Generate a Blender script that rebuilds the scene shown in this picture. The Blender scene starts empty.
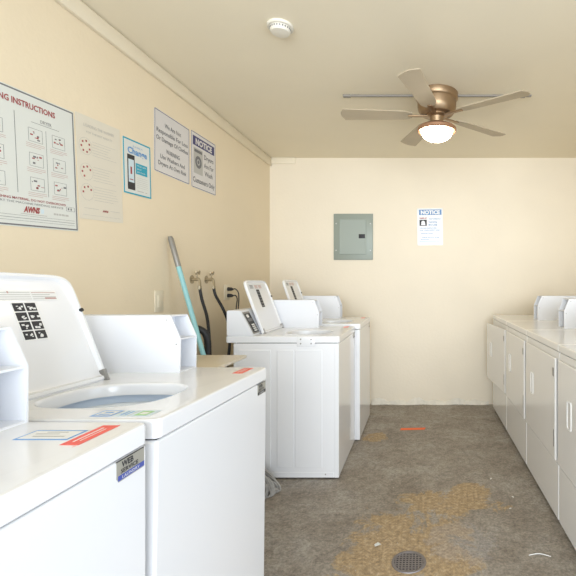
import bpy, bmesh, math, random
from mathutils import Matrix, Vector
random.seed(7)
C = bpy.context.scene.collection
R = math.radians
SC = bpy.context.scene

# ---------------------------------------------------------------- camera, world, lights, exposure
H = 1.275           # eye height
cam_d = bpy.data.cameras.new('camera'); cam = bpy.data.objects.new('camera', cam_d); C.objects.link(cam)
cam.location = (0, 0, H); cam.rotation_euler = (R(90), 0, 0)
cam_d.sensor_width = 36; cam_d.lens = 36 * 430 / 576
cam_d.shift_x = -134 / 576; cam_d.shift_y = -5 / 576
cam_d.clip_start = 0.02
SC.camera = cam
SC.view_settings.view_transform = 'Standard'; SC.view_settings.look = 'None'
SC.view_settings.gamma = 1; SC.view_settings.use_curve_mapping = False
SC.view_settings.exposure = 0.2

w = bpy.data.worlds.new('world'); SC.world = w; w.use_nodes = True
bg = w.node_tree.nodes['Background']; bg.inputs[0].default_value = (0.80, 0.88, 1.0, 1); bg.inputs[1].default_value = 0.75

def area(name, loc, rot, sx, sy, power, col):
    l = bpy.data.lights.new(name, 'AREA'); l.shape = 'RECTANGLE'; l.size = sx; l.size_y = sy
    l.energy = power; l.color = col
    o = bpy.data.objects.new(name, l); C.objects.link(o); o.location = loc; o.rotation_euler = rot
    return o
# added soft daylight, unseen, entering by the open end behind the camera
area('added_rear_daylight', (0.2, -4.6, 1.35), (R(91), 0, 0), 6.0, 3.6, 560, (0.88, 0.94, 1.0))
# added cool daylight for the washer fronts, through a made-up right-wall opening
area('added_side_daylight', (2.7, 0.1, 1.25), (R(90), 0, R(90)), 2.2, 2.1, 42, (0.74, 0.86, 1.0))

# ---------------------------------------------------------------- materials
def mat(name, col, rough=0.5, metal=0.0, emit=None, es=1.0, spec=0.5, bump=0.0, bscale=60, var=0.0, vscale=3, coat=0.0):
    m = bpy.data.materials.new(name); m.use_nodes = True
    nt = m.node_tree; b = nt.nodes['Principled BSDF']
    b.inputs['Base Color'].default_value = (*col, 1); b.inputs['Roughness'].default_value = rough
    b.inputs['Metallic'].default_value = metal; b.inputs['Specular IOR Level'].default_value = spec
    b.inputs['Coat Weight'].default_value = coat
    if emit: b.inputs['Emission Color'].default_value = (*emit, 1); b.inputs['Emission Strength'].default_value = es
    tc = None
    if bump or var:
        tc = nt.nodes.new('ShaderNodeNewGeometry')
    if bump:
        n = nt.nodes.new('ShaderNodeTexNoise'); n.inputs['Scale'].default_value = bscale; n.inputs['Detail'].default_value = 4
        bp = nt.nodes.new('ShaderNodeBump'); bp.inputs['Strength'].default_value = bump; bp.inputs['Distance'].default_value = 0.01
        nt.links.new(tc.outputs['Position'], n.inputs['Vector']); nt.links.new(n.outputs['Fac'], bp.inputs['Height'])
        nt.links.new(bp.outputs['Normal'], b.inputs['Normal'])
    if var:
        n = nt.nodes.new('ShaderNodeTexNoise'); n.inputs['Scale'].default_value = vscale; n.inputs['Detail'].default_value = 5
        mx = nt.nodes.new('ShaderNodeMix'); mx.data_type = 'RGBA'
        mx.inputs[6].default_value = (*[c * (1 - var) for c in col], 1); mx.inputs[7].default_value = (*[min(1, c * (1 + var * .5)) for c in col], 1)
        nt.links.new(tc.outputs['Position'], n.inputs['Vector']); nt.links.new(n.outputs['Fac'], mx.inputs[0]); nt.links.new(mx.outputs[2], b.inputs['Base Color'])
    return m

M = {}
M['wall'] = mat('cream_wall_paint', (0.84, 0.725, 0.535), 0.55, bump=0.10, bscale=45, var=0.05, vscale=2.5)
M['wallback'] = mat('pale_cream_wall_paint', (0.85, 0.765, 0.615), 0.55, bump=0.12, bscale=40, var=0.06, vscale=2.2)
M['ceil'] = mat('ceiling_paint', (0.88, 0.80, 0.63), 0.7, bump=0.06, bscale=70, var=0.03)
M['trim'] = mat('trim_paint', (0.83, 0.75, 0.59), 0.5)
M['caulk'] = mat('wall_base_patch', (0.84, 0.79, 0.68), 0.8, bump=0.5, bscale=40, var=0.2, vscale=18)
M['white'] = mat('white_enamel', (0.84, 0.845, 0.86), 0.22, coat=0.3)
M['plastic'] = mat('white_plastic', (0.80, 0.815, 0.85), 0.4)
M['dryer'] = mat('dryer_enamel', (0.82, 0.81, 0.79), 0.2, coat=0.3)
M['gap'] = mat('dark_gap', (0.03, 0.03, 0.03), 0.9)
M['tub'] = mat('tub_plastic', (0.66, 0.75, 0.86), 0.35)
M['ring'] = mat('tub_ring_plastic', (0.80, 0.85, 0.90), 0.3)
M['black'] = mat('black_rubber', (0.015, 0.015, 0.017), 0.5)
M['ink'] = mat('black_ink', (0.03, 0.03, 0.035), 0.6)
M['greyink'] = mat('grey_ink', (0.17, 0.17, 0.18), 0.6)
M['paleink'] = mat('pale_grey_ink', (0.50, 0.49, 0.46), 0.6)
M['redink'] = mat('dark_red_ink', (0.36, 0.07, 0.07), 0.6)
M['pinkink'] = mat('faded_red_ink', (0.52, 0.33, 0.30), 0.6)
M['paper'] = mat('white_sign_board', (0.72, 0.74, 0.70), 0.4)
M['palepaper'] = mat('pale_paper', (0.74, 0.69, 0.58), 0.5)
M['signwhite'] = mat('sign_white', (0.70, 0.68, 0.67), 0.4)
M['navy'] = mat('navy_ink', (0.05, 0.05, 0.17), 0.5)
M['teal'] = mat('teal_ink', (0.02, 0.36, 0.50), 0.5)
M['skyblue'] = mat('blue_ink', (0.10, 0.30, 0.62), 0.5)
M['bluesign'] = mat('sign_blue', (0.10, 0.24, 0.50), 0.4)
M['paleblue'] = mat('pale_blue', (0.62, 0.74, 0.80), 0.5)
M['stickblue'] = mat('sticker_blue', (0.12, 0.32, 0.66), 0.4)
M['stickred'] = mat('sticker_red', (0.86, 0.10, 0.07), 0.4)
M['stickpink'] = mat('sticker_pink', (0.9, 0.45, 0.40), 0.4)
M['stickgreen'] = mat('sticker_green', (0.35, 0.65, 0.25), 0.4)
M['stickwhite'] = mat('sticker_white', (0.82, 0.82, 0.80), 0.4)
M['badge'] = mat('badge_grey', (0.42, 0.41, 0.36), 0.4, metal=0.3)
M['badgeblue'] = mat('badge_blue', (0.07, 0.10, 0.38), 0.4)
M['brass'] = mat('valve_brass', (0.45, 0.38, 0.26), 0.4, metal=0.7)
M['tealpole'] = mat('teal_painted_pole', (0.28, 0.56, 0.58), 0.4)
M['greymetal'] = mat('grey_metal', (0.32, 0.31, 0.29), 0.4, metal=0.6)
M['steel'] = mat('steel', (0.6, 0.6, 0.6), 0.3, metal=0.9)
M['mop'] = mat('mop_cotton', (0.42, 0.40, 0.37), 0.95, var=0.4, vscale=60)
M['panelgrey'] = mat('panel_grey_paint', (0.30, 0.34, 0.30), 0.45, metal=0.1)
M['bronze'] = mat('bronze', (0.36, 0.25, 0.15), 0.38, metal=0.8)
M['copper'] = mat('copper_rim', (0.46, 0.26, 0.16), 0.38, metal=0.6)
M['dome'] = mat('lit_glass_dome', (1, 0.95, 0.85), 0.4, emit=(1.0, 0.86, 0.64), es=20)
M['blade'] = mat('fan_blade_wood', (0.50, 0.42, 0.30), 0.5, var=0.15, vscale=8)
M['raceway'] = mat('raceway_metal', (0.27, 0.25, 0.22), 0.5, metal=0.0)
M['detector'] = mat('detector_plastic', (0.80, 0.76, 0.66), 0.4)
M['plate'] = mat('wall_plate_ivory', (0.78, 0.70, 0.54), 0.35)
M['tabletop'] = mat('tan_laminate', (0.66, 0.58, 0.45), 0.35, var=0.06, vscale=12)
M['tablegrey'] = mat('dark_grey_board', (0.16, 0.15, 0.14), 0.6)
M['orange'] = mat('orange_paint', (0.95, 0.17, 0.04), 0.6)
M['iron'] = mat('drain_iron', (0.24, 0.22, 0.22), 0.5, metal=0.6)
M['litter'] = mat('paper_scrap', (0.75, 0.75, 0.72), 0.7)

def floor_material():
    m = bpy.data.materials.new('stained_concrete'); m.use_nodes = True
    nt = m.node_tree; N = nt.nodes; L = nt.links; b = N['Principled BSDF']
    b.inputs['Roughness'].default_value = 0.62
    g = N.new('ShaderNodeNewGeometry')
    def noise(scale, detail=6, rough=.6, dist=0):
        n = N.new('ShaderNodeTexNoise'); n.inputs['Scale'].default_value = scale; n.inputs['Detail'].default_value = detail
        n.inputs['Roughness'].default_value = rough; n.inputs['Distortion'].default_value = dist
        L.new(g.outputs['Position'], n.inputs['Vector']); return n
    def ramp(src, stops):
        r = N.new('ShaderNodeValToRGB'); e = r.color_ramp.elements
        while len(e) < len(stops): e.new(.5)
        for k, (p, c) in enumerate(stops): e[k].position = p; e[k].color = (*c, 1)
        L.new(src, r.inputs[0]); return r
    def mix(a, bb, f, mode='MIX'):
        x = N.new('ShaderNodeMix'); x.data_type = 'RGBA'; x.blend_type = mode
        for s, v in ((6, a), (7, bb), (0, f)):
            if isinstance(v, (int, float, tuple)): x.inputs[s].default_value = v if not isinstance(v, tuple) else (*v, 1)
            else: L.new(v, x.inputs[s])
        return x.outputs[2]
    base = ramp(noise(3.2, 8, .65).outputs['Fac'], [(.30, (.245, .210, .172)), (.5, (.325, .288, .243)), (.7, (.41, .38, .345))])
    mott = ramp(noise(24, 8, .7).outputs['Fac'], [(.34, (.72, .72, .72)), (.52, (1, 1, 1)), (.68, (1.2, 1.2, 1.2))])
    col = mix(base.outputs[0], mott.outputs[0], 1.0, 'MULTIPLY')
    dk = ramp(noise(9, 5, .6, 1.0).outputs['Fac'], [(.36, (.45, .42, .40)), (.46, (1, 1, 1))])
    col = mix(col, dk.outputs[0], .30, 'MULTIPLY')
    # ochre worn paint islands
    dn = noise(5.5, 10, .78, .5)
    def blob(cx, cy, rx, ry):
        s = N.new('ShaderNodeSeparateXYZ'); L.new(g.outputs['Position'], s.inputs[0])
        def ax(o, c, r):
            a = N.new('ShaderNodeMath'); a.operation = 'SUBTRACT'; L.new(o, a.inputs[0]); a.inputs[1].default_value = c
            d = N.new('ShaderNodeMath'); d.operation = 'DIVIDE'; L.new(a.outputs[0], d.inputs[0]); d.inputs[1].default_value = r
            p = N.new('ShaderNodeMath'); p.operation = 'MULTIPLY'; L.new(d.outputs[0], p.inputs[0]); L.new(d.outputs[0], p.inputs[1]); return p
        p = ax(s.outputs[0], cx, rx); q = ax(s.outputs[1], cy, ry)
        a = N.new('ShaderNodeMath'); a.operation = 'ADD'; L.new(p.outputs[0], a.inputs[0]); L.new(q.outputs[0], a.inputs[1])
        n2 = N.new('ShaderNodeMath'); n2.operation = 'MULTIPLY_ADD'; L.new(dn.outputs['Fac'], n2.inputs[0]); n2.inputs[1].default_value = 7; n2.inputs[2].default_value = -3.5
        t = N.new('ShaderNodeMath'); t.operation = 'ADD'; L.new(a.outputs[0], t.inputs[0]); L.new(n2.outputs[0], t.inputs[1])
        k = N.new('ShaderNodeMapRange'); L.new(t.outputs[0], k.inputs[0]); k.inputs[1].default_value = 0.7; k.inputs[2].default_value = 1.05; k.inputs[3].default_value = 1; k.inputs[4].default_value = 0
        return k.outputs[0]
    def mx(a, bb):
        x = N.new('ShaderNodeMath'); x.operation = 'MAXIMUM'; L.new(a, x.inputs[0]); L.new(bb, x.inputs[1]); return x.outputs[0]
    mask = mx(mx(blob(-.17, 2.08, .22, .38), blob(.14, 2.50, .30, .13)), mx(blob(-.38, 3.55, .10, .10), blob(.30, 2.62, .15, .10)))
    mask = mx(mask, blob(.06, 2.02, .2, .34))
    och = ramp(noise(38, 6, .7).outputs['Fac'], [(.38, (.29, .20, .105)), (.5, (.43, .30, .155)), (.65, (.55, .42, .26))])
    mm = N.new('ShaderNodeMath'); mm.operation = 'MULTIPLY'; L.new(mask, mm.inputs[0]); mm.inputs[1].default_value = .85
    col = mix(col, och.outputs[0], mm.outputs[0])
    # pale blue grey scuffs
    gr = N.new('ShaderNodeMath'); gr.operation = 'MULTIPLY'; L.new(blob(.20, 2.12, .17, .16), gr.inputs[0]); gr.inputs[1].default_value = .35
    col = mix(col, (.36, .35, .36), gr.outputs[0])
    sp = ramp(noise(70, 3, .5).outputs['Fac'], [(.70, (0, 0, 0)), (.76, (1, 1, 1))])
    col = mix(col, (.55, .52, .48), sp.outputs[0])
    fn = ramp(noise(75, 5, .75).outputs['Fac'], [(.36, (.6, .6, .62)), (.5, (1, 1, 1)), (.64, (1.35, 1.33, 1.3))])
    col = mix(col, fn.outputs[0], .8, 'MULTIPLY')
    L.new(col, b.inputs['Base Color'])
    bp = N.new('ShaderNodeBump'); bp.inputs['Strength'].default_value = .35; bp.inputs['Distance'].default_value = .01
    L.new(noise(30, 8, .7).outputs['Fac'], bp.inputs['Height']); L.new(bp.outputs[0], b.inputs['Normal'])
    return m
M['floor'] = floor_material()

# ---------------------------------------------------------------- helpers
def bx(bm, x0, y0, z0, x1, y1, z1, bev=0.0, seg=2, mi=0, mtx=None):
    r = bmesh.ops.create_cube(bm, size=1.0)
    vs = r['verts']
    for v in vs:
        v.co = Vector(((x0 + x1) / 2 + v.co.x * (x1 - x0), (y0 + y1) / 2 + v.co.y * (y1 - y0), (z0 + z1) / 2 + v.co.z * (z1 - z0)))
    fs = list({f for v in vs for f in v.link_faces})
    for f in fs: f.material_index = mi
    if bev:
        es = list({e for v in vs for e in v.link_edges})
        rr = bmesh.ops.bevel(bm, geom=es, offset=bev, segments=seg, affect='EDGES', profile=.5)
        vs = list({v for f in rr['faces'] for v in f.verts} | {v for v in vs if v.is_valid})
        for f in rr['faces']: f.material_index = mi
    if mtx:
        bmesh.ops.transform(bm, matrix=mtx, verts=[v for v in vs if v.is_valid])
    return vs

def prism(bm, pts, y0, y1, axis='y', mi=0):
    """pts 2-D polygon (x,z) extruded along y."""
    a = [bm.verts.new((p[0], y0, p[1])) for p in pts]; b = [bm.verts.new((p[0], y1, p[1])) for p in pts]
    n = len(pts); fs = [bm.faces.new(a), bm.faces.new(b[::-1])]
    for i in range(n): fs.append(bm.faces.new((a[i], b[i], b[(i + 1) % n], a[(i + 1) % n])))
    for f in fs: f.material_index = mi
    bmesh.ops.recalc_face_normals(bm, faces=fs)
    return a + b

def tube(bm, pts, r, seg=12, cap=True, radii=None, mi=0):
    pts = [Vector(p) for p in pts]; rings = []
    up = Vector((0, 0, 1))
    prev = None
    for i, p in enumerate(pts):
        t = (pts[min(i + 1, len(pts) - 1)] - pts[max(i - 1, 0)]).normalized()
        if prev is None:
            a = t.orthogonal().normalized()
        else:
            a = (prev - t * prev.dot(t)).normalized()
        prev = a; b = t.cross(a)
        rr = radii[i] if radii else r
        rings.append([bm.verts.new(p + (a * math.cos(k * 2 * math.pi / seg) + b * math.sin(k * 2 * math.pi / seg)) * rr) for k in range(seg)])
    for i in range(len(rings) - 1):
        for k in range(seg):
            f = bm.faces.new((rings[i][k], rings[i][(k + 1) % seg], rings[i + 1][(k + 1) % seg], rings[i + 1][k])); f.material_index = mi
    if cap:
        bm.faces.new(rings[0][::-1]).material_index = mi; bm.faces.new(rings[-1]).material_index = mi

def lathe(bm, prof, seg=48, c=(0, 0, 0), mi=0):
    rings = []
    for r, z in prof:
        if r < 1e-6: rings.append([bm.verts.new((c[0], c[1], c[2] + z))])
        else: rings.append([bm.verts.new((c[0] + r * math.cos(k * 2 * math.pi / seg), c[1] + r * math.sin(k * 2 * math.pi / seg), c[2] + z)) for k in range(seg)])
    fs = []
    for a, b in zip(rings, rings[1:]):
        for k in range(seg):
            k2 = (k + 1) % seg
            if len(a) == 1 and len(b) == 1: continue
            if len(a) == 1: fs.append(bm.faces.new((a[0], b[k2], b[k])))
            elif len(b) == 1: fs.append(bm.faces.new((a[k], a[k2], b[0])))
            else: fs.append(bm.faces.new((a[k], a[k2], b[k2], b[k])))
    for f in fs: f.material_index = mi
    bmesh.ops.recalc_face_normals(bm, faces=fs)

def smooth_pts(pts, n=8):
    out = []; P = [Vector(p) for p in pts]
    P = [P[0]] + P + [P[-1]]
    for i in range(1, len(P) - 2):
        for k in range(n):
            t = k / n
            a, b, c, d = P[i - 1], P[i], P[i + 1], P[i + 2]
            out.append(.5 * ((2 * b) + (c - a) * t + (2 * a - 5 * b + 4 * c - d) * t * t + (-a + 3 * b - 3 * c + d) * t ** 3))
    out.append(P[-2]); return out

def fin(name, bm, mats, parent=None, loc=None, ang=35):
    me = bpy.data.meshes.new(name); bm.normal_update(); bm.to_mesh(me); bm.free()
    for f in me.polygons: f.use_smooth = True
    me.set_sharp_from_angle(angle=R(ang))
    for m in (mats if isinstance(mats, (list, tuple)) else [mats]): me.materials.append(m)
    o = bpy.data.objects.new(name, me); C.objects.link(o)
    if name in ('top_panel', 'lid', 'cabinet', 'door', 'lower_panel', 'control_console'):
        wn = o.modifiers.new('normals', 'WEIGHTED_NORMAL'); wn.keep_sharp = True; wn.weight = 80
    if parent: o.parent = parent
    if loc: o.location = loc
    return o

def tag(o, label=None, cat=None, group=None, kind=None):
    if label: o['label'] = label
    if cat: o['category'] = cat
    if group: o['group'] = group
    if kind: o['kind'] = kind
    return o

def empty(name, mtx_or_loc, label, cat, group=None):
    o = bpy.data.objects.new(name, None); C.objects.link(o); o.empty_display_size = .1
    if isinstance(mtx_or_loc, Matrix): o.matrix_world = mtx_or_loc
    else: o.location = mtx_or_loc
    return tag(o, label, cat, group)

def frame(origin, u, v):
    u = Vector(u).normalized(); v = Vector(v).normalized(); n = u.cross(v)
    m = Matrix((u, v, n)).transposed().to_4x4(); m.translation = Vector(origin); return m

def add_text(bm, s, cx, cy, z, height, width=None, mi=0, align='C', bold=0.0, mtx=None, shear=0):
    cu = bpy.data.curves.new('t', 'FONT'); cu.body = s; cu.size = 1; cu.resolution_u = 2; cu.offset = bold; cu.shear = shear
    ob = bpy.data.objects.new('t', cu); C.objects.link(ob)
    bpy.context.view_layer.update()
    me = bpy.data.meshes.new_from_object(ob)
    bpy.data.objects.remove(ob); bpy.data.curves.remove(cu)
    xs = [v.co.x for v in me.vertices]
    if not xs: return
    x0, x1 = min(xs), max(xs)
    sy = height / .70; sx = (width / (x1 - x0)) if width else sy
    W = (x1 - x0) * sx
    ox = cx - W / 2 if align == 'C' else cx
    for v in me.vertices:
        v.co = Vector(((v.co.x - x0) * sx + ox, (v.co.y - .35) * sy + cy, z))
    n0 = len(bm.faces); nv = len(bm.verts)
    bm.from_mesh(me); bpy.data.meshes.remove(me)
    bm.faces.ensure_lookup_table(); bm.verts.ensure_lookup_table()
    for f in bm.faces[n0:]: f.material_index = mi
    if mtx: bmesh.ops.transform(bm, matrix=mtx, verts=bm.verts[nv:])

def lettering(name, lines, parent, m, z=.0021, **k):
    """lines: (text, cx, cy, height, width)"""
    for t, cx, cy, h, wd in lines:
        bm = bmesh.new(); add_text(bm, t, cx, cy, z, h, wd, **k); fin(name, bm, m, parent)

def rects(name, rs, parent, m, z=.0019, th=.0004):
    bm = bmesh.new()
    for r in rs: bx(bm, r[0], r[1], z - th, r[2], r[3], z)
    return fin(name, bm, m, parent)

def outline(x0, y0, x1, y1, t):
    return [(x0, y0, x1, y0 + t), (x0, y1 - t, x1, y1), (x0, y0 + t, x0 + t, y1 - t), (x1 - t, y0 + t, x1, y1 - t)]

# ---------------------------------------------------------------- the room
XL, XR, YB, YF, HC = -1.60, 1.66, 4.52, -1.0, 2.59
def struct(name, bm, m): return tag(fin(name, bm, m), kind='structure')
b = bmesh.new(); bx(b, XL - .12, YF, -.1, XR + .12, YB + .12, 0); struct('floor', b, M['floor'])
b = bmesh.new(); bx(b, XL - .12, YF, HC, XR + .12, YB + .12, HC + .1); struct('ceiling', b, M['ceil'])
b = bmesh.new(); bx(b, XL - .12, YF, 0, XL, YB + .12, HC); struct('wall_left', b, M['wall'])
b = bmesh.new(); bx(b, XR, 1.40, 0, XR + .12, YB + .12, HC); bx(b, XR, YF, 2.15, XR + .12, 1.40, HC); struct('wall_right', b, M['wall'])  # unseen opening at the near end, added to let the side daylight in
b = bmesh.new(); bx(b, XL, YB, 0, XR, YB + .12, HC); struct('wall_back', b, M['wallback'])
# flat board along the left wall under the ceiling, with a short return on the back wall
b = bmesh.new()
bx(b, XL, YF, HC - .088, XL + .022, YB, HC - .008, bev=.003)
bx(b, XL, YF, HC - .008, XL + .010, YB, HC)
struct('trim_1', b, M['trim'])
b = bmesh.new(); bx(b, XL + .022, YB - .018, HC - .065, XL + .27, YB, HC, bev=.003); struct('trim_2', b, M['trim'])
# crumbling patched foot of the back wall
b = bmesh.new(); n = 90; x0, x1 = -.53, .70
top = []; bot = []; topb = []
for i in range(n + 1):
    x = x0 + (x1 - x0) * i / n
    h = .050 + .026 * math.sin(i * .31) * math.sin(i * .11 + 1) + random.uniform(-.006, .008)
    d = .012 + .010 * math.sin(i * .23 + 2) + random.uniform(0, .012)
    bot.append(b.verts.new((x, YB - d, 0))); top.append(b.verts.new((x, YB - .004 - d * .3, h * .8))); topb.append(b.verts.new((x, YB + .002, h)))
for i in range(n):
    b.faces.new((bot[i], bot[i + 1], top[i + 1], top[i])); b.faces.new((top[i], top[i + 1], topb[i + 1], topb[i]))
struct('baseboard_back', b, M['caulk'])

# ---------------------------------------------------------------- meter case (open ended coin box shell)
def meter_case(parent, xw, xe, y0, y1, z0, hgt, chx, chz, facing, m, off):
    """shell box from the wall end xw to the open end xe; chamfered upper corner at the open end. facing=+1 opens to +x."""
    t = .005; s = facing
    ht = z0 + hgt; cz = z0 + chz; cx = xe - s * chx
    b = bmesh.new()
    prof = [(xw, z0), (xe, z0), (xe, cz), (cx, ht), (xw, ht)]
    for ya, yb in ((y0, y0 + t), (y1 - t, y1)): prism(b, prof, ya, yb)
    X = sorted
    def bb(xa, za, xb, zb): bx(b, min(xa, xb), y0 + t, za, max(xa, xb), y1 - t, zb)
    bb(xw, z0, xe - s * .001, z0 + t); bb(xw, ht - t, cx, ht); bb(xw, z0 + t, xw + s * t, ht - t)
    bb(xe - s * .085, z0 + t, xe - s * .080, ht - t)            # inner bulkhead
    bb(xe - s * .080, cz - t, xe - s * .001, cz)                 # shelf
    o = fin('meter_case', b, m, parent, ang=25)
    for (px, pz) in ((xe - s * (chx + .012), ht - .016), (xe - s * .014, cz - .02)):
        b = bmesh.new(); lathe(b, [(0, -.0012), (.0045, -.0012), (.0045, 0), (0, .0005)], 12)
        bmesh.ops.transform(b, matrix=Matrix.Translation((px, y0 + .0002, pz)) @ Matrix.Rotation(R(90), 4, 'X'), verts=b.verts)
        fin('screw', b, M['greymetal'], o)
    return o

def sup(n, t, a, bb, cx, cy):
    c, s = math.cos(t), math.sin(t)
    return cx + a * math.copysign(abs(c) ** (2 / n), c), cy + bb * math.copysign(abs(s) ** (2 / n), s)

def rrect(i, n, a, bb, cx, cy, r):
    """i-th of n points on a rounded rectangle, all points gathered on the corner arcs"""
    q = n // 4; k = (i // q) % 4; t = (i % q) / (q - 1) * math.pi / 2 + k * math.pi / 2
    sx = (1, -1, -1, 1)[k]; sy = (1, 1, -1, -1)[k]
    return cx + sx * (a - r) + r * math.cos(t), cy + sy * (bb - r) + r * math.sin(t)

# ---------------------------------------------------------------- washers
WD = .69
def washer(loc, W, label, T=.93, LH=.358, case_x=-.246, case_h=.198, turn=0, legs=(.008, .008, .008, .008), tilt=0.0, hinge=-.425, lid_y=(.05, .450), lean=22, detail=True, sticker='grid', front_stickers=(), bracket=False):
    """local frame: origin on the floor under the near front corner; body runs to -x and +y"""
    root = empty('top_load_washer', loc, label, 'washing machine', 'coin laundry washers along the left wall')
    root.rotation_euler = (tilt, 0, turn)
    # cabinet
    b = bmesh.new(); zb = .008
    bx(b, -WD, .003, zb, -.003, W - .003, T - .048, bev=.006, seg=3)
    bmesh.ops.delete(b, geom=[f for f in b.faces if f.normal.z > .99 and f.calc_center_median().z > .8], context='FACES')
    # embossed panels of the near side
    for xa, xb in ((-.655, -.445), (-.405, -.295), (-.287, -.112)):
        bx(b, xa, -.0025, .075, xb, .006, T - .09, bev=.004, seg=2)
    bx(b, -.66, .0012, zb + .002, -.036, .006, .046, bev=.002, seg=1)
    bx(b, -.030, .0006, zb + .001, -.004, .008, T - .052, bev=.002, seg=1)
    fin('cabinet', b, M['white'], root)
    b = bmesh.new()
    for q in ((-WD + .02, .012, -WD + .05, W - .012), (-.030, .012, -.014, W - .012), (-WD + .05, .012, -.030, .028), (-WD + .05, W - .028, -.030, W - .012)):
        bx(b, q[0], q[1], T - .056, q[2], q[3], T - .040)
    fin('top_gap', b, M['gap'], root)
    # legs
    for (lx, ly), lh in zip(((-.06, .06), (-.06, W - .06), (-.63, .06), (-.63, W - .06)), legs):
        b = bmesh.new(); lathe(b, [(0, 0), (.022, 0), (.022, .012), (.009, .016), (.009, lh + .012), (0, lh + .012)], 16, (lx, ly, zb - lh)); fin('leg', b, M['black'], root)
    # top panel with the tub opening
    b = bmesh.new(); n = 128
    cx, cy = (-WD - .05) / 2, W / 2; ax, ay = (WD + .05) / 2, W / 2 - .001
    ox, oy, orx, ory = -.255, .242, .155, .145
    loops = []
    for (ins, z) in ((.012, -.044), (.002, -.044), (0, -.042), (0, -.008), (.0025, -.0025), (.008, 0)):
        loops.append([b.verts.new((*rrect(i, n, ax - ins, ay - ins, cx, cy, .016 - ins), T + z)) for i in range(n)])
    for (sc, z) in ((1.045, 0), (1.015, -.003), (1.0, -.010), (.985, -.035)):
        loops.append([b.verts.new((*sup(2.7, i * 2 * math.pi / n, orx * sc, ory * sc, ox, oy), T + z)) for i in range(n)])
    for a, c in zip(loops, loops[1:]):
        for i in range(n): b.faces.new((a[i], a[(i + 1) % n], c[(i + 1) % n], c[i]))
    bmesh.ops.recalc_face_normals(b, faces=b.faces)
    top = fin('top_panel', b, M['white'], root, ang=40)
    # tub
    b = bmesh.new(); n = 64
    prof = [(1.0, -.036, 0), (.99, -.060, 0), (.93, -.064, 1), (.84, -.058, 1), (.80, -.066, 1), (.79, -.09, 0), (.80, -.30, 0), (.70, -.34, 0), (.1, -.34, 0)]
    loops = [[b.verts.new((*sup(2.3, i * 2 * math.pi / n, (orx + .02) * s_, (ory + .02) * s_, ox, oy), T + z)) for i in range(n)] for s_, z, _ in prof]
    for k, (a, c) in enumerate(zip(loops, loops[1:])):
        for i in range(n):
            f = b.faces.new((a[i], c[i], c[(i + 1) % n], a[(i + 1) % n])); f.material_index = prof[k + 1][2]
    lathe(b, [(.07, -.34), (.045, -.30), (.035, -.16), (.03, -.12), (0, -.115)], 24, (ox, oy, T), mi=1)
    fin('wash_tub', b, [M['tub'], M['ring']], root)
    # control console across the rear
    b = bmesh.new()
    prism(b, [(-.735, T), (-.560, T), (-.647, T + .165), (-.735, T + .165)], .004, .552)
    bmesh.ops.bevel(b, geom=b.edges[:], offset=.005, segments=2, affect='EDGES')
    con = fin('control_console', b, M['plastic'], root)
    # keypad in the sloping face, at the near end
    u = Vector((0, 1, 0)); v = (Vector((-.647, 0, T + .165)) - Vector((-.560, 0, T))).normalized()
    fm = frame(Vector((-.560, .006, T)) + u.cross(v) * .0008, u, v)
    b = bmesh.new()
    bx(b, .012, .012, 0, .115, .172, .004, bev=.002, mi=0)
    bx(b, .02, .02, .004, .107, .158, .0055, mi=1)
    for r_ in range(4):
        for c_ in range(3): bx(b, .045 + c_ * .017, .028 + r_ * .014, .005, .057 + c_ * .017, .038 + r_ * .014, .007, bev=.001, seg=1, mi=2)
    bx(b, .03, .100, .005, .098, .122, .0065, mi=3); bx(b, .035, .128, .005, .07, .15, .0065, mi=2)
    bmesh.ops.transform(b, matrix=fm, verts=b.verts)
    fin('keypad', b, [M['greymetal'], M['ink'], M['stickwhite'], M['greyink']], con)
    # lid, leaning back
    y0, y1 = lid_y; th = .022; a = R(lean)
    lm = Matrix.Translation((hinge, y0, T + .002)) @ Matrix.Rotation(-a, 4, 'Y')   # local: y = width, z = up the lid, x = inside face
    LW = y1 - y0
    b = bmesh.new(); n = 96
    def loop(ins, x, low=0): 
        out = []
        for i in range(n):
            yy, zz = sup(9 if i < n / 2 else 40, i * 2 * math.pi / n, LW / 2 - ins, LH / 2 - ins, LW / 2, LH / 2)
            out.append(b.verts.new((x, yy, zz)))
        return out
    ls = [loop(.008, -th), loop(.001, -th + .005), loop(0, -.006), loop(.004, 0), loop(.012, 0), loop(.018, -.009), loop(.03, -.012)]
    b.faces.new(ls[0]); b.faces.new(ls[-1])
    for p, q in zip(ls, ls[1:]):
        for i in range(n): b.faces.new((p[i], p[(i + 1) % n], q[(i + 1) % n], q[i]))
    bmesh.ops.recalc_face_normals(b, faces=b.faces)
    bmesh.ops.transform(b, matrix=lm, verts=b.verts)
    lid = fin('lid', b, M['white'], root)
    # hinges + bumpers
    for yy in (.012, LW - .012):
        b = bmesh.new(); bx(b, -.010, yy - .007, -.004, .006, yy + .007, .034, bev=.002); bmesh.ops.transform(b, matrix=lm, verts=b.verts); fin('hinge', b, M['greymetal'], lid)
    b = bmesh.new(); lathe(b, [(0, .004), (.006, .004), (.006, -.003), (0, -.003)], 14)
    bmesh.ops.transform(b, matrix=lm @ Matrix.Translation((.001, LW - .009, LH * .66)) @ Matrix.Rotation(R(90), 4, 'Y'), verts=b.verts); fin('bumper', b, M['black'], lid)
    # stickers on the inner face (x = -.012 plane)
    sm = lm @ frame((-.0116, 0, 0), (0, 1, 0), (0, 0, 1))
    b = bmesh.new()
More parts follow.
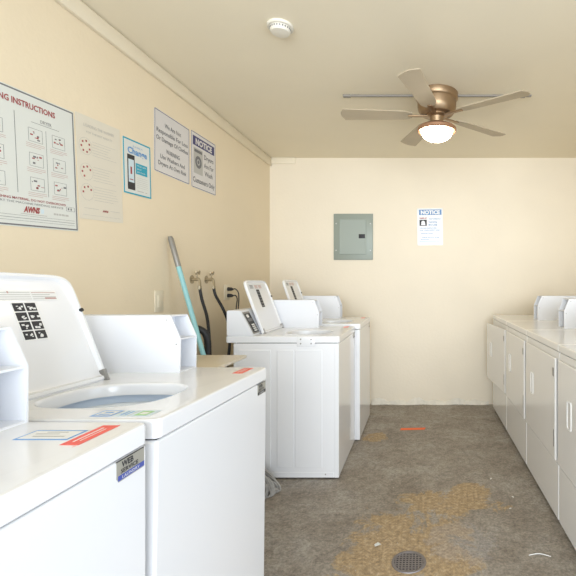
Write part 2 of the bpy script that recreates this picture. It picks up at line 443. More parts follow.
    if sticker == 'grid':
        gx0, gx1, gy0, gy1 = .175, .253, .158, .272
        bx(b, gx0, gy0, 0, gx1, gy1, .0006, mi=0)
        for r_ in range(4):
            for c_ in range(2):
                px = gx0 + .004 + c_ * .0375; py = gy0 + .0035 + r_ * .0277
                bx(b, px, py, 0, px + .0325, py + .0240, .0010, mi=1)
                for k in range(5):
                    qx = px + random.uniform(.004, .024); qy = py + random.uniform(.003, .015)
                    bx(b, qx, qy, .0005, qx + random.uniform(.003, .009), qy + random.uniform(.002, .006), .0013, mi=random.choice((2, 0)))
        ly = .276
        bx(b, gx0 - .03, ly, 0, gx0 + .160, ly + .030, .0006, mi=0)
        for k in range(4):
            bx(b, gx0 - .025, ly + .004 + k * .0065, .0005, gx0 + .07, ly + .0055 + k * .0065, .0010, mi=3)
            bx(b, gx0 + .075, ly + .004 + k * .0065, .0005, gx0 + .155 - .02 * (k == 2), ly + .0058 + k * .0065, .0010, mi=3 if k < 3 else 4)
        bx(b, gx0 + .115, ly + .004, .0006, gx0 + .153, ly + .009, .0012, mi=4); bx(b, gx0 + .002, ly + .022, .0006, gx0 + .006, ly + .028, .0012, mi=4)
        mats = [M['stickwhite'], M['ink'], M['stickwhite'], M['paleink'], M['pinkink']]
    else:
        gx0, gx1, gy0, gy1 = LW * .42, LW * .42 + .055, .185, .320
        bx(b, gx0, gy0, 0, gx1, gy1, .0006, mi=1)
        for k in range(6): bx(b, gx0 + .008, gy0 + .006 + k * .0215, .0005, gx1 - .008, gy0 + .014 + k * .0215, .0011, mi=3)
        for xa, mi in ((LW * .20, 3), (LW * .40, 4), (LW * .58, 4)):
            for k in range(3): bx(b, xa, .330 + k * .009, 0, xa + .055, .335 + k * .009, .0008, mi=mi)
        mats = [M['stickwhite'], M['ink'], M['stickwhite'], M['greyink'], M['pinkink']]
    bmesh.ops.transform(b, matrix=sm, verts=b.verts)
    fin('instruction_sticker', b, mats, lid)
    # meter case at the far end
    meter_case(root, -.66, case_x, W - .118, W - .006, T, case_h, .036, .118, 1, M['plastic'], None)
    # top stickers (u = +y, v = -x seen by a user)
    tm = frame((0, 0, T + .0002), (0, 1, 0), (-1, 0, 0))
    def flat(name, mats, rs, texts=()):
        b = bmesh.new()
        for i, (xa, ya, xb, yb, mi) in enumerate(rs): bx(b, xa, ya, 0, xb, yb, .0004 + .00012 * i, mi=mi)
        for t_, cx_, cy_, h_, w_, mi in texts: add_text(b, t_, cx_, cy_, .0018, h_, w_, mi=mi)
        bmesh.ops.transform(b, matrix=tm, verts=b.verts); return fin(name, b, mats, root)
    off = W - .68
    flat('warning_sticker', [M['stickred'], M['stickpink'], M['stickwhite']], [(.535 + off, .042, .655 + off, .044, 1), (.545 + off, .040, .650 + off, .074, 0), (.565 + off, .052, .63 + off, .054, 2), (.56 + off, .060, .635 + off, .063, 2)])
    if 'blueframe' in front_stickers:
        flat('notice_sticker', [M['stickblue'], M['stickwhite'], M['paleink']], [(.570, .082, .622, .182, 0), (.575, .086, .617, .178, 1), (.585, .10, .590, .16, 2), (.598, .12, .602, .165, 2), (.607, .11, .610, .15, 2)])
    if 'trio' in front_stickers:
        flat('notice_sticker', [M['stickblue'], M['stickwhite'], M['paleblue']], [(.022, .120, .07, .165, 0), (.028, .124, .064, .160, 1), (.034, .130, .04, .155, 0), (.048, .132, .055, .15, 0)])
        flat('notice_sticker', [M['stickblue'], M['stickwhite'], M['paleblue']], [(.022, .085, .07, .114, 2), (.030, .090, .062, .094, 0), (.030, .10, .062, .104, 0)])
        flat('eco_sticker', [M['stickgreen'], M['stickwhite'], M['paleblue']], [(.022, .034, .07, .080, 2), (.028, .045, .064, .072, 0), (.038, .050, .054, .066, 1)])
    # front badge
    fm = frame((-.0038, W - .0925, T - .089), (0, 1, 0), (0, 0, 1)) 
    bb = bmesh.new()
    prism(bb, [(.0, .008), (.006, 0), (.080, 0), (.080, .040), (0, .040)], 0, .0015, mi=0)
    for v_ in bb.verts: v_.co = Vector((v_.co.x, v_.co.z, v_.co.y))
    bmesh.ops.recalc_face_normals(bb, faces=bb.faces)
    bx(bb, .004, .002, .0012, .080, .012, .0018, mi=1)
    bx(bb, 0, .039, .0005, .080, .0405, .0019, mi=2)
    if detail:
        add_text(bb, 'WEB', .030, .031, .0020, .011, .034, mi=2, bold=.03); add_text(bb, 'SERVICE', .036, .0185, .0020, .008, .050, mi=2, bold=.02)
        add_text(bb, 'LAUNDRY', .040, .007, .0022, .0055, .05, mi=3)
    bmesh.ops.transform(bb, matrix=fm, verts=bb.verts)
    fin('maker_badge', bb, [M['badge'], M['badgeblue'] if detail == 'blue' else M['ink'], M['ink'], M['stickwhite']], root)
    if bracket:
        b = bmesh.new(); bx(b, -.275, -.0035, T - .068, -.158, .002, T - .002, bev=.003)
        o = fin('bracket_plate', b, M['white'], root)
        for sx in (-.25, -.182):
            for sz in (T - .048, T - .020):
                b = bmesh.new(); lathe(b, [(0, -.001), (.005, -.001), (.005, .001), (0, .0015)], 12)
                bmesh.ops.transform(b, matrix=Matrix.Translation((sx, -.0035, sz)) @ Matrix.Rotation(R(90), 4, 'X'), verts=b.verts); fin('screw', b, M['greymetal'], o)
    for sx in (-.62, -.09):
        b = bmesh.new(); lathe(b, [(0, -.001), (.004, -.001), (.004, .001), (0, .0015)], 12)
        bmesh.ops.transform(b, matrix=Matrix.Translation((sx, .001, .032)) @ Matrix.Rotation(R(90), 4, 'X'), verts=b.verts); fin('screw', b, M['greymetal'], root)
    return root

washer((-.572, .221, .055), .68, 'white top-load washer nearest the camera, blue-framed and red stickers on its top', T=.931, legs=(.063, .063, .063, .063), front_stickers=('blueframe',), detail='blue', case_x=-.247)
washer((-.572, .907, .05), .68, 'white top-load washer with raised lid and open tub, behind the nearest washer', T=.930, legs=(.060, .044, .060, .044), tilt=R(-1.6), front_stickers=('trio',), case_x=-.262, turn=R(.6))
washer((-.537, 2.792, 0), .665, 'white top-load washer with bare side panel facing us and bracket plate, black keypad showing', T=.930, LH=.39, case_x=-.262, case_h=.212, hinge=-.535, lid_y=(.13, .535), lean=20.5, sticker='strip', detail=False, bracket=True)
washer((-.498, 3.466, 0), .665, 'farthest white top-load washer, jutting slightly past its neighbour near the back wall', T=.947, legs=(.008,) * 4, LH=.38, case_x=-.266, case_h=.207, hinge=-.535, lid_y=(.13, .535), lean=20, sticker='strip', detail=False)

# ---------------------------------------------------------------- dryers (front faces -x)
def dryer(y0, W, label, ajar=0.0, T=.955):
    root = empty('front_load_dryer', (.711, y0, 0), label, 'dryer', 'coin laundry dryers along the right wall')
    D = .70
    b = bmesh.new(); bx(b, .006, .003, .030, D, W - .003, T - .042, bev=.006, seg=2); fin('cabinet', b, M['dryer'], root)
    b = bmesh.new(); bx(b, .014, .01, T - .05, D - .01, W - .01, T - .03); fin('top_gap', b, M['gap'], root)
    b = bmesh.new(); bx(b, 0, .001, T - .040, D + .03, W - .001, T, bev=.008, seg=3)
    fin('top_panel', b, M['dryer'], root)
    for lx in (.06, D - .06):
        for ly in (.06, W - .06):
            b = bmesh.new(); lathe(b, [(0, 0), (.02, 0), (.02, .012), (.009, .014), (.009, .04), (0, .04)], 16, (lx, ly, 0)); fin('leg', b, M['black'], root)
    b = bmesh.new(); bx(b, .002, .008, .032, .012, W - .008, .322, bev=.004); fin('lower_panel', b, M['dryer'], root)
    # door: pivot at the near edge
    piv = Matrix.Translation((.006, .030, 0)) @ Matrix.Rotation(ajar, 4, 'Z')
    DW = W - .048; z0, z1 = .335, .878; th = .015
    b = bmesh.new(); bx(b, -th, 0, z0, -.0015, DW, z1, bev=.007, seg=3); bmesh.ops.transform(b, matrix=piv, verts=b.verts)
    door = fin('door', b, M['dryer'], root)
    # recessed pull: rounded ring
    b = bmesh.new(); n = 48; hy, hz = DW - .175, .640
    fr = []
    for (s_, x) in ((1.0, -th + .001), (1.0, -th - .003), (.95, -th - .004), (.78, -th - .004), (.76, -th - .001)):
        fr.append([b.verts.new((x, *sup(7, i * 2 * math.pi / n, .030 - .030 * (1 - s_), .070 - .030 * (1 - s_), hy, hz))) for i in range(n)])
    for p, q in zip(fr, fr[1:]):
        for i in range(n): b.faces.new((p[i], p[(i + 1) % n], q[(i + 1) % n], q[i]))
    f = b.faces.new(fr[-1]); f.material_index = 1
    bmesh.ops.recalc_face_normals(b, faces=b.faces)
    bmesh.ops.transform(b, matrix=piv, verts=b.verts); fin('handle', b, [M['stickwhite'], M['dryer']], door)
    for hz, hw, hh in ((.800, .026, .022), (.450, .010, .045)):
        b = bmesh.new(); bx(b, -th - .003, .012, hz - hh, -th + .002, .012 + hw, hz + hh, bev=.0015, seg=1)
        bmesh.ops.transform(b, matrix=piv, verts=b.verts); fin('hinge', b, M['greymetal'], door)
    meter_case(root, D - .02, .284, .075, .200, T, .208, .035, .125, -1, M['plastic'], None)
    return root
DY = [2.243, 2.935, 3.627]
dryer(1.551, .692, 'nearest white dryer, its door cut off by the right edge of the photo')
dryer(DY[0], .692, 'second nearest white dryer, between the cut-off one and the one with a box on top')
dryer(DY[1], .692, 'white dryer second from the back wall, closed door, box standing on its top')
dryer(DY[2], .70, 'farthest white dryer beside the back wall with its door standing slightly ajar', ajar=R(4.8))

# ---------------------------------------------------------------- tan table between the washers
t = empty('work_table', (-1.24, 1.93, 0), 'tan-topped table tucked behind the open-tub washer, only a corner showing', 'table')
b = bmesh.new(); bx(b, -.30, -.30, .882, .32, .33, .897, bev=.003); fin('tabletop', b, M['tabletop'], t)
b = bmesh.new()
bx(b, -.27, -.27, .80, .245, .27, .882, bev=.002); fin('apron', b, M['tablegrey'], t)
for sx in (-.25, .225):
    for sy in (-.25, .25):
        b = bmesh.new(); bx(b, sx - .018, sy - .018, 0, sx + .018, sy + .018, .80, bev=.002); fin('leg', b, M['tablegrey'], t)

# ---------------------------------------------------------------- mop
base = Vector((-1.10, 2.60, .05)); tip = Vector((-1.576, 2.69, 1.565))
t = empty('string_mop', (base.x, base.y, 0), 'string mop with long teal handle leaning on the left wall, head on floor', 'mop')
mi = Matrix.Translation((-base.x, -base.y, 0))
dirv = (tip - base)
b = bmesh.new(); tube(b, [base + dirv * .06, base + dirv * .88], .0145, 14); bmesh.ops.transform(b, matrix=mi, verts=b.verts); fin('handle', b, M['tealpole'], t)
b = bmesh.new(); tube(b, [base + dirv * .875, base + dirv * .885, base + dirv * .99, base + dirv], .016, 14, radii=[.0155, .0165, .0165, .012]); bmesh.ops.transform(b, matrix=mi, verts=b.verts)
fin('grip', b, M['greymetal'], t)
b = bmesh.new(); tube(b, [base + dirv * .05, base + dirv * .075, base + dirv * .10], .022, 12, radii=[.03, .026, .018]); bmesh.ops.transform(b, matrix=mi, verts=b.verts); fin('collar', b, M['greymetal'], t)
b = bmesh.new()
for k in range(260):
    a = random.uniform(-2.2, 1.6); rr = random.uniform(.10, .285)
    ex, ey = rr * math.cos(a) * .85, rr * math.sin(a) * .52
    hgt = random.uniform(.05, .18)
    p = [Vector((random.uniform(-.02, .05), random.uniform(-.02, .02), .17 + random.uniform(-.02, .02))),
         Vector((ex * .45 + random.uniform(-.03, .03), ey * .45 + random.uniform(-.04, .04), hgt)), Vector((ex * .9, ey * .9, hgt * .45 + .01)), Vector((ex * random.uniform(.85, 1.05), ey * 1.0, .009)), Vector((ex * .8 + random.uniform(-.03, .03), ey * .8 + random.uniform(-.03, .03), .008))]
    tube(b, smooth_pts(p, 4), .0055, 5)
tag(fin('mop_strands', b, M['mop'], t), kind='stuff')

# ---------------------------------------------------------------- taps and hoses
def tap(y, z, label, hose_pts, hlabel):
    t = empty('water_tap', (XL, y, z), label, 'tap', 'hose taps on the left wall')
    b = bmesh.new()
    tube(b, [(0, 0, 0), (.004, 0, 0)], .03, 20); tube(b, [(0, 0, 0), (.075, 0, 0)], .011, 12)
    tube(b, smooth_pts([(.05, 0, 0), (.085, 0, 0), (.10, 0, -.02), (.10, 0, -.05)]), .013, 12)
    tube(b, [(.10, 0, -.045), (.10, 0, -.07)], .018, 8)
    bmesh.ops.transform(b, matrix=Matrix.Diagonal((.55, 1, 1, 1)), verts=b.verts); fin('spout', b, M['brass'], t)
    b = bmesh.new(); tube(b, [(.06, 0, 0), (.075, 0, .045)], .007, 8)
    for k in range(4):
        a = k * math.pi / 2 + .4; tube(b, [(.075, 0, .045), (.075 + .02 * math.cos(a), .034 * math.sin(a), .047 + .012 * math.cos(a))], .008, 8, radii=[.006, .009])
    bmesh.ops.transform(b, matrix=Matrix.Diagonal((.55, 1, 1, 1)), verts=b.verts); fin('handle', b, M['brass'], t)
    b = bmesh.new(); tube(b, smooth_pts(hose_pts, 10), .0105, 12)
    o = fin('rubber_hose', b, M['black']); tag(o, hlabel, 'hose', 'black water hoses'); return o
tap(2.99, 1.300, 'brass hose tap on the wall, the one nearer the mop handle',
    [(-1.545, 2.99, 1.238), (-1.525, 2.98, 1.16), (-1.475, 2.95, 1.04), (-1.425, 2.88, .90), (-1.415, 2.87, .70), (-1.43, 2.86, .50)],
    'black rubber hose hanging from the tap nearer the mop handle')
tap(3.19, 1.300, 'brass hose tap on the wall, the one nearer the power socket',
    [(-1.545, 3.19, 1.238), (-1.53, 3.19, 1.18), (-1.465, 3.17, 1.08), (-1.45, 3.22, .97), (-1.45, 3.24, .80), (-1.46, 3.2, .60)],
    'black rubber hose hanging behind the keypad console from the farther tap')
b = bmesh.new(); rp = smooth_pts([(-1.565, 2.66, .40), (-1.565, 2.66, .80), (-1.56, 2.665, .955), (-1.53, 2.68, .990), (-1.43, 2.70, .992), (-1.375, 2.72, .96), (-1.360, 2.73, .88), (-1.37, 2.73, .70), (-1.38, 2.74, .45)], 14)
tube(b, rp, .02, 14, radii=[.020 + .0012 * (i % 2) for i in range(len(rp))])
tag(fin('drain_hose', b, M['black']), 'thick black ribbed drain hose bent over in a hook beside the mop handle', 'hose')

# ---------------------------------------------------------------- sockets
def plate(y, z, w_, h_): 
    b = bmesh.new(); bx(b, 0, -w_ / 2, -h_ / 2, .006, w_ / 2, h_ / 2, bev=.003); return b
t = empty('wall_socket', (XL, 2.61, 1.165), 'blank-looking ivory double socket plate on the wall left of the mop handle', 'wall socket')
fin('cover_plate', plate(0, 0, .085, .13), M['plate'], t)
b = bmesh.new(); bx(b, .004, -.017, -.035, .009, .017, .035, bev=.002); fin('outlet', b, M['plate'], t)
t = empty('wall_socket', (XL, 3.52, 1.20), 'wall socket with two black plugs pushed in, above the keypad washer', 'wall socket')
fin('cover_plate', plate(0, 0, .10, .125), M['plate'], t)
b = bmesh.new(); bx(b, .004, -.017, -.045, .009, .017, -.005, bev=.002); bx(b, .004, -.017, .005, .009, .017, .045, bev=.002); fin('outlet', b, M['plate'], t)
for i, (z, yy, lab) in enumerate(((1.175 + .050, 3.52, 'upper black plug and its cord in the socket above the keypad washer'), (1.172, 3.52, 'lower black plug and its cord in the socket above the keypad washer'))):
    b = bmesh.new(); tube(b, [(XL + .009, yy, z), (XL + .012, yy, z), (XL + .04, yy, z), (XL + .055, yy, z - .002)], .014, 12, radii=[.013, .016, .014, .007])
    tube(b, smooth_pts([(XL + .05, yy, z - .001), (XL + .070, yy + .01, z), (XL + .088 - .01 * i, yy + .02, z - .03), (XL + .092 - .02 * i, yy + .02, z - .09), (XL + .085 - .02 * i, yy + .02, z - .2), (XL + .08 - .02 * i, yy + .02, z - .5)], 10), .0045, 8)
    tag(fin('power_plug', b, M['black']), lab, 'plug', 'power plugs')

# ---------------------------------------------------------------- breaker panel
t = empty('breaker_panel', (-.72, YB, 1.517), 'grey metal electrical breaker panel mounted on the back wall', 'electrical panel')
b = bmesh.new(); bx(b, -.206, -.018, 0, .206, 0, .484, bev=.006); fin('frame', b, M['panelgrey'], t)
b = bmesh.new(); bx(b, -.145, -.030, .058, .135, -.018, .425, bev=.004)
door = fin('door', b, M['panelgrey'], t)
b = bmesh.new(); bx(b, .060, -.036, .225, .125, -.029, .268, bev=.002); fin('latch', b, M['ink'], door)
for sx in (-.18, .18):
    for sz in (.10, .38):
        b = bmesh.new(); lathe(b, [(0, 0), (.006, 0), (.005, .002), (0, .003)], 10); bmesh.ops.transform(b, matrix=Matrix.Translation((sx, -.018, sz)) @ Matrix.Rotation(R(90), 4, 'X'), verts=b.verts); fin('screw', b, M['steel'], t)

# ---------------------------------------------------------------- signs
def board(parent, w_, h_, m, th=.0015, r=0.012):
    b = bmesh.new(); n = 5; pts = []
    for cx, cy, a0 in ((w_ - r, r, -90), (w_ - r, h_ - r, 0), (r, h_ - r, 90), (r, r, 180)):
        for k in range(n + 1):
            a = R(a0 + 90 * k / n); pts.append((cx + r * math.cos(a), cy + r * math.sin(a)))
    va = [b.verts.new((x, y, 0)) for x, y in pts]; vb = [b.verts.new((x, y, th)) for x, y in pts]
    b.faces.new(va[::-1]); b.faces.new(vb)
    for i in range(len(pts)): b.faces.new((va[i], va[(i + 1) % len(pts)], vb[(i + 1) % len(pts)], vb[i]))
    return fin('board', b, m, parent)
def lwall(y, z, rot=0.0):
    a = R(rot); return frame((XL + .001, y, z), (0, math.cos(a), math.sin(a)), (0, -math.sin(a), math.cos(a)))

# 1: big washing / drying instructions
t = empty('instruction_sign', lwall(1.415, 1.484, 3.0), 'large white laundry instructions sign with red heading at left end of wall', 'sign')
SW, SH = .585, .543
board(t, SW, SH, M['paper'], r=.004)
rects('border', outline(.004, .004, SW - .004, SH - .004, .006), t, M['greyink'])
lettering('heading', [('OPERATING INSTRUCTIONS', .300, SH - .050, .023, .365)], t, M['redink'], bold=.03)
lettering('subheading', [('DRYER', .435, SH - .098, .013, .055), ('WASHER', .15, SH - .098, .013, .065)], t, M['greyink'])
rects('rule', [(SW / 2 - .001, .135, SW / 2 + .001, SH - .09), (.365, SH - .112, .50, SH - .1105), (.08, SH - .112, .22, SH - .1105), (.30, .0, .301, .001)][:3] + [(.02, .034, SW - .02, .0355), (.02, .045, SW - .02, .046), (.02, .024, SW - .02, .025), (.432, .135, .4335, SH - .13)], t, M['greyink'])
pics = []; caps = []; reds = []
for c0 in (.045, .330):
    for r_ in range(3):
        for c_ in range(2):
            px = c0 + c_ * .113; py = .325 - r_ * .100
            pics += outline(px + .02, py + .028, px + .085, py + .082, .0012)
            for k in range(7):
                qx = px + .025 + random.uniform(0, .045); qy = py + .034 + random.uniform(0, .035)
                (reds if k % 3 else pics).append((qx, qy, qx + random.uniform(.003, .015), qy + random.uniform(.0015, .008)))
            for k in range(3): caps.append((px + .008, py + .004 + k * .007, px + .095 - .02 * (k == 0), py + .0055 + k * .007))
rects('pictogram', pics, t, M['greyink']); rects('pictogram_highlight', reds, t, M['redink'], z=.0021); rects('caption_lines', caps, t, M['pinkink'])
lettering('footer_lettering', [('IN CASE OF WASHING MATERIAL, DO NOT OVERCROWD', .31, .112, .009, .42)], t, M['redink'], bold=.02)
lettering('footer_lettering', [('TO REPORT THE MACHINE NEEDING SERVICE', .325, .0965, .008, .36)], t, M['greyink'])
rects('footer_box', outline(.522, .087, .568, .106, .0012) + [(.530, .092, .538, .101), (.545, .092, .552, .101)], t, M['greyink'])
lettering('logo', [('AWNS', .350, .072, .022, .075)], t, M['redink'], bold=.06, shear=.25)
rects('logo_mark', [(.392, .062, .406, .080)], t, M['paleblue'])
rects('phone_line', [(.455, .062, .465, .070), (.468, .062, .478, .070), (.482, .062, .492, .070), (.495, .062, .512, .070), (.515, .062, .532, .070), (.30, .052, .42, .0545)], t, M['paleink'])

# 2: pale faded notice
t = empty('instruction_poster', lwall(2.008, 1.578, 3.2), 'pale faded poster with three small round diagrams right of the instructions sign', 'poster')
SW, SH = .292, .490
board(t, SW, SH, M['palepaper'], th=.0012, r=.003)
dots = []; lines = []
for j, cy in enumerate((.345, .225, .130)):
    for k in range(7 - 2 * (j == 1) - 3 * (j == 2)):
        a = k * 2 * math.pi / 7 + .5; qx = .045 + .026 * math.cos(a) + .008; qy = cy + .026 * math.sin(a)
        dots.append((qx - .004, qy - .005, qx + .005, qy + .004))
    for k in range(6): lines.append((.095, cy - .035 + k * .013, .095 + random.uniform(.10, .165), cy - .0338 + k * .013))
rects('diagram', dots, t, M['redink'])
b = bmesh.new()
for cy in (.345, .225, .130):
    for k in range(24):
        a = k * 2 * math.pi / 24; a2 = (k + 1) * 2 * math.pi / 24
        vs = [b.verts.new((.053 + r_ * math.cos(q), cy + r_ * math.sin(q), .0019)) for r_, q in ((.039, a), (.0402, a), (.0402, a2), (.039, a2))]; b.faces.new(vs)
fin('diagram_ring', b, M['paleink'], t)
rects('text_lines', lines, t, M['paleink'])
lettering('heading', [('LOADING THE WASHER', .146, .445, .014, .20), ('FOR THE BEST RESULTS', .146, .415, .009, .17)], t, M['paleink'])
lettering('logo', [('AWNS', .165, .048, .010, .04)], t, M['redink'], bold=.05, shear=.25)
rects('footer_lines', [(.03, .052, .12, .0535), (.20, .052, .27, .0535), (.02, .02, .27, .021)], t, M['paleink'])

# 3: blue bordered poster
t = empty('phone_poster', lwall(2.305, 1.762, 2.0), 'small blue-bordered poster showing a phone and the word Change', 'poster')
SW, SH = .232, .300
board(t, SW, SH, M['paper'], th=.0012, r=.002)
rects('border', outline(0, 0, SW, SH, .008), t, M['teal'])
lettering('heading', [('Change', .118, .240, .034, .165)], t, M['skyblue'], bold=.03)
lettering('subheading', [('It is easy to', .12, .268, .010, .08),], t, M['skyblue'])
rects('phone_picture', [(.032, .025, .092, .215)], t, M['ink'], z=.0018)
rects('phone_screen', [(.040, .065, .085, .190)], t, M['paleblue'], z=.0021)
rects('screen_picture', [(.055, .110, .068, .150), (.048, .078, .078, .083)], t, M['redink'], z=.0024)
rects('text_panel', [(.100, .120, .200, .180)], t, M['teal'])
lettering('panel_lettering', [('Wash with', .148, .168, .009, .08), ('your', .130, .151, .009, .04), ('phone', .145, .134, .009, .07)], t, M['paper'], z=.0023)
rects('text_lines', [(.11, .045 + .011 * k, .20, .0462 + .011 * k) for k in range(6)] + [(.11, .024, .165, .028), (.18, .024, .195, .028)], t, M['paleink'])

# 4: white disclaimer sign
t = empty('warning_sign', lwall(2.565, 1.948, .0), 'white sign with thin dark border saying not responsible, WARNING', 'sign')
SW, SH = .388, .381
board(t, SW, SH, M['signwhite'], r=.018)
rects('border', outline(.004, .004, SW - .004, SH - .004, .0035), t, M['navy'])
rows = [('We Are Not', .305, .18), ('Responsible For Loss', .258, .345), ('Or Damage Of Clothes', .212, .35), ('WARNING', .148, .15), ('Use Washers And', .105, .27), ('Dryers At Own Risk', .062, .31)]
lettering('lettering', [(s_, SW / 2, y_, .026, w_) for s_, y_, w_ in rows], t, M['greyink'], bold=.02)

# 5: notice sign
t = empty('notice_sign', lwall(2.980, 1.945, .8), 'NOTICE sign in navy banner with dryer picture, nearest the far corner on left wall', 'sign')
SW, SH = .350, .393
board(t, SW, SH, M['signwhite'], r=.012)
rects('border', outline(.003, .003, SW - .003, SH - .003, .0035), t, M['navy'])
rects('banner', [(.022, .300, SW - .022, .365)], t, M['navy'])
lettering('banner_lettering', [('NOTICE', SW / 2, .332, .040, .235)], t, M['signwhite'], z=.0023, bold=.05)
rects('dryer_picture', [(.030, .105, .155, .285)], t, M['paleink'])
b = bmesh.new(); lathe(b, [(.022, .0021), (.044, .0021)], 28, (.095, .19, 0)); lathe(b, [(0, .0021), (.014, .0021)], 16, (.095, .19, 0)); bx(b, .04, .255, .0019, .145, .275, .0022); fin('dryer_picture_detail', b, M['greyink'], t)
lettering('lettering', [('Dryers', .245, .250, .034, .14), ('Are For', .245, .190, .034, .145), ('Wash', .240, .132, .034, .12), ('Customers Only', SW / 2, .060, .036, .31)], t, M['greyink'], bold=.02)

# 6: notice on the back wall
t = empty('notice_sign', frame((-.047, YB - .001, 1.670), (1, 0, .012), (-.012, 0, 1)), 'glossy white and blue NOTICE sheet alone on the back wall', 'sign')
SW, SH = .268, .388
M['gloss'] = mat('glossy_sheet', (.80, .82, .84), .25)
board(t, SW, SH, M['gloss'], th=.0015, r=.006)
rects('banner', [(.020, .318, SW - .012, .375)], t, M['bluesign'])
lettering('banner_lettering', [('NOTICE', SW / 2 + .005, .346, .038, .20)], t, M['gloss'], z=.0023, bold=.05)
rects('picture', [(.024, .205, .100, .268)], t, M['ink'], z=.0019)
b = bmesh.new(); lathe(b, [(0, .0022), (.020, .0022)], 20, (.062, .238, 0)); bx(b, .04, .212, .002, .085, .228, .0023); fin('picture_detail', b, M['gloss'], t)
lettering('picture_caption', [('SMILE', .062, .285, .014, .075)], t, M['redink'], bold=.03)
lettering('lettering', [('Surveillance', .185, .278, .013, .12), ('Cameras', .165, .246, .018, .09), ('IN USE', .165, .214, .018, .09), ('THIS AREA IS MONITORED', .115, .180, .010, .18), ('FOR YOUR SAFETY AND', .13, .158, .011, .21), ('PROTECTION', .10, .125, .010, .12), ('PLEASE WATCH YOUR', .14, .082, .010, .18), ('BELONGINGS', .08, .062, .008, .09)], t, M['bluesign'], bold=.02)
rects('footer_line', [(.02, .040, .24, .0425)], t, M['skyblue'])

# ---------------------------------------------------------------- smoke detector
t = empty('smoke_detector', (-.725, 2.20, HC), 'round off-white smoke detector on the ceiling', 'smoke detector')
b = bmesh.new(); lathe(b, [(0, 0), (.066, 0), (.066, -.010), (.062, -.013), (0, -.013)], 48); fin('base', b, M['detector'], t)
b = bmesh.new(); lathe(b, [(.052, -.013), (.052, -.026), (.045, -.036), (.020, -.040), (0, -.040)], 48); fin('cover', b, M['detector'], t)
b = bmesh.new()
for k in range(24):
    a = k * math.pi / 12; bx(b, .0500, -.003, -.025, .0535, .003, -.017, mtx=Matrix.Rotation(a, 4, 'Z'))
fin('vent', b, M['greyink'], t)

# ---------------------------------------------------------------- raceway strip on the ceiling, either side of the fan
FX, FY = .103, 2.985
b = bmesh.new()
bx(b, -.545, FY + .014, HC - .012, .765, FY + .034, HC, bev=.003)
bx(b, -.552, FY + .010, HC - .015, -.50, FY + .038, HC, bev=.002); bx(b, .690, FY + .010, HC - .016, .722, FY + .038, HC, bev=.002)
tag(fin('ceiling_raceway', b, M['raceway']), 'slim metal raceway strip running across the ceiling behind the fan', 'cable raceway')

# ---------------------------------------------------------------- ceiling fan
t = empty('ceiling_fan', (FX, FY, HC), 'bronze flush ceiling fan with lit dome lamp', 'ceiling fan')
b = bmesh.new(); lathe(b, [(0, 0), (.143, 0), (.147, -.004), (.147, -.040), (.142, -.048), (.136, -.052), (.135, -.095), (.128, -.125), (.112, -.145), (.09, -.15), (0, -.15)], 64); fin('motor_housing', b, M['bronze'], t)
b = bmesh.new(); lathe(b, [(.075, -.15), (.075, -.158), (.05, -.166), (.045, -.20), (.055, -.215), (0, -.215)], 48); fin('neck', b, M['bronze'], t)
b = bmesh.new(); lathe(b, [(.045, -.208), (.085, -.218), (.120, -.232), (.135, -.245), (.136, -.262), (.128, -.268), (.118, -.262), (.0, -.262)], 64); fin('lamp_rim', b, M['copper'], t)
b = bmesh.new(); lathe(b, [(.110, -.262)] + [(.110 * math.cos(k * math.pi / 20), -.264 - .068 * math.sin(k * math.pi / 20)) for k in range(0, 10)] + [(0, -.332)], 48); fin('lamp_dome', b, M['dome'], t)
for k in range(5):
    a = R(38 + 72 * k); rm = Matrix.Rotation(a, 4, 'Z')
    b = bmesh.new(); bx(b, .06, -.016, -.162, .20, .016, -.156, bev=.002, mtx=None); bmesh.ops.transform(b, matrix=rm, verts=b.verts)
    br = fin('blade_bracket', b, M['bronze'], t)
    b = bmesh.new(); out = []
    L0, L1 = .17, .66; N = 24
    for i in range(N + 1):
        s_ = i / N; x = L0 + (L1 - L0) * s_
        hw = (.050 + .018 * s_) * min(1, (1 - max(0, (s_ - .9) / .1) ** 2) ** .5 + .25) * min(1, .6 + s_ * 4)
        out.append((x, hw))
    lo = [b.verts.new((x, -h_, 0)) for x, h_ in out]; hi = [b.verts.new((x, h_, 0)) for x, h_ in out]
    for i in range(N): b.faces.new((lo[i], lo[i + 1], hi[i + 1], hi[i]))
    r_ = bmesh.ops.extrude_face_region(b, geom=b.faces[:]); bmesh.ops.translate(b, verts=[v for v in r_['geom'] if isinstance(v, bmesh.types.BMVert)], vec=(0, 0, .006))
    bmesh.ops.recalc_face_normals(b, faces=b.faces)
    bmesh.ops.transform(b, matrix=rm @ Matrix.Translation((0, 0, -.156)) @ Matrix.Rotation(R(9), 4, 'X'), verts=b.verts)
    fin('blade', b, M['blade'], t)

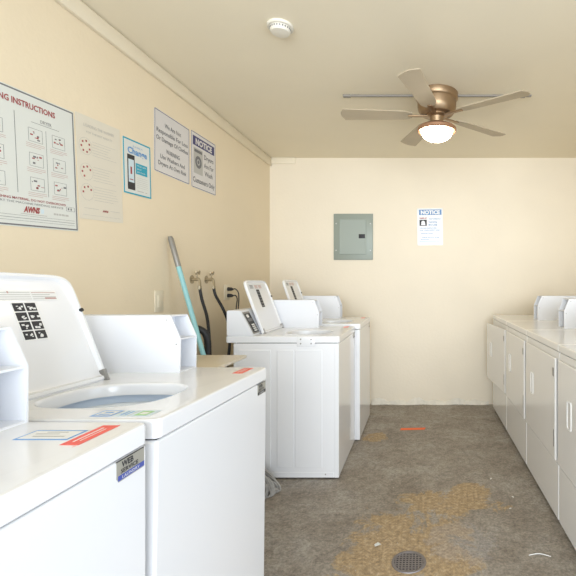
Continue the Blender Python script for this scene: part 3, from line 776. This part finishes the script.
# ---------------------------------------------------------------- floor drain and small litter
t = empty('floor_drain', (-.06, 1.965, 0), 'round dark floor drain grate set in the concrete', 'floor drain')
b = bmesh.new(); lathe(b, [(.066, .001), (.068, .004), (.078, .004), (.080, .0005)], 48); fin('rim', b, M['iron'], t)
b = bmesh.new(); lathe(b, [(0, .0008), (.067, .0008)], 40); fin('pit', b, M['gap'], t)
b = bmesh.new()
for i in range(-4, 5):
    x = i * .0150; h_ = math.sqrt(max(0, .066 ** 2 - x * x))
    if h_ > .01: bx(b, x - .0030, -h_, .001, x + .0030, h_, .0036); bx(b, -h_, x - .0030, .001, h_, x + .0030, .0034)
fin('grate', b, M['iron'], t)
b = bmesh.new(); p = [(-.19, 3.72), (.02, 3.735), (.035, 3.79), (-.02, 3.785), (-.185, 3.775)]
vs = [b.verts.new((x, y, .0012)) for x, y in p]; b.faces.new(vs)
tag(fin('paint_mark', b, M['orange']), 'thin orange paint stroke on the concrete floor near the back', 'paint mark')
def scrap(x, y, s, a, lab, grp=None):
    b = bmesh.new(); vs = [b.verts.new((s * q[0] * random.uniform(.7, 1.2), s * q[1] * random.uniform(.7, 1.2), q[2] * s)) for q in ((-1, -.4, .03), (.1, -.55, .25), (1, -.1, .04), (.3, .5, .3), (-.6, .45, .06))]
    c = b.verts.new((0, 0, s * .35))
    for i in range(5): b.faces.new((vs[i], vs[(i + 1) % 5], c))
    bmesh.ops.transform(b, matrix=Matrix.Translation((x, y, .001)) @ Matrix.Rotation(a, 4, 'Z'), verts=b.verts)
    tag(fin('paper_scrap', b, M['litter']), lab, 'litter', 'paper scraps on the floor')
def curl(x0, y0):
    b = bmesh.new(); tube(b, smooth_pts([(x0, y0, .003), (x0 + .05, y0 + .01, .004), (x0 + .10, y0 - .01, .003)], 6), .002, 6)
    tag(fin('string_scrap', b, M['litter']), 'short pale string scrap on the floor near the nearest dryer', 'litter')
scrap(-.215, 2.09, .022, .4, 'pale crumpled paper scrap beside the floor drain')
scrap(.45, 2.80, .012, 1.0, 'tiny white paper scrap by the dryers, farthest of the three')
scrap(.54, 2.56, .011, 2.0, 'tiny white paper scrap by the dryers, the middle one')
scrap(.50, 2.43, .010, .2, 'tiny white paper scrap by the dryers, nearest of the three there')
curl(.50, 2.01)
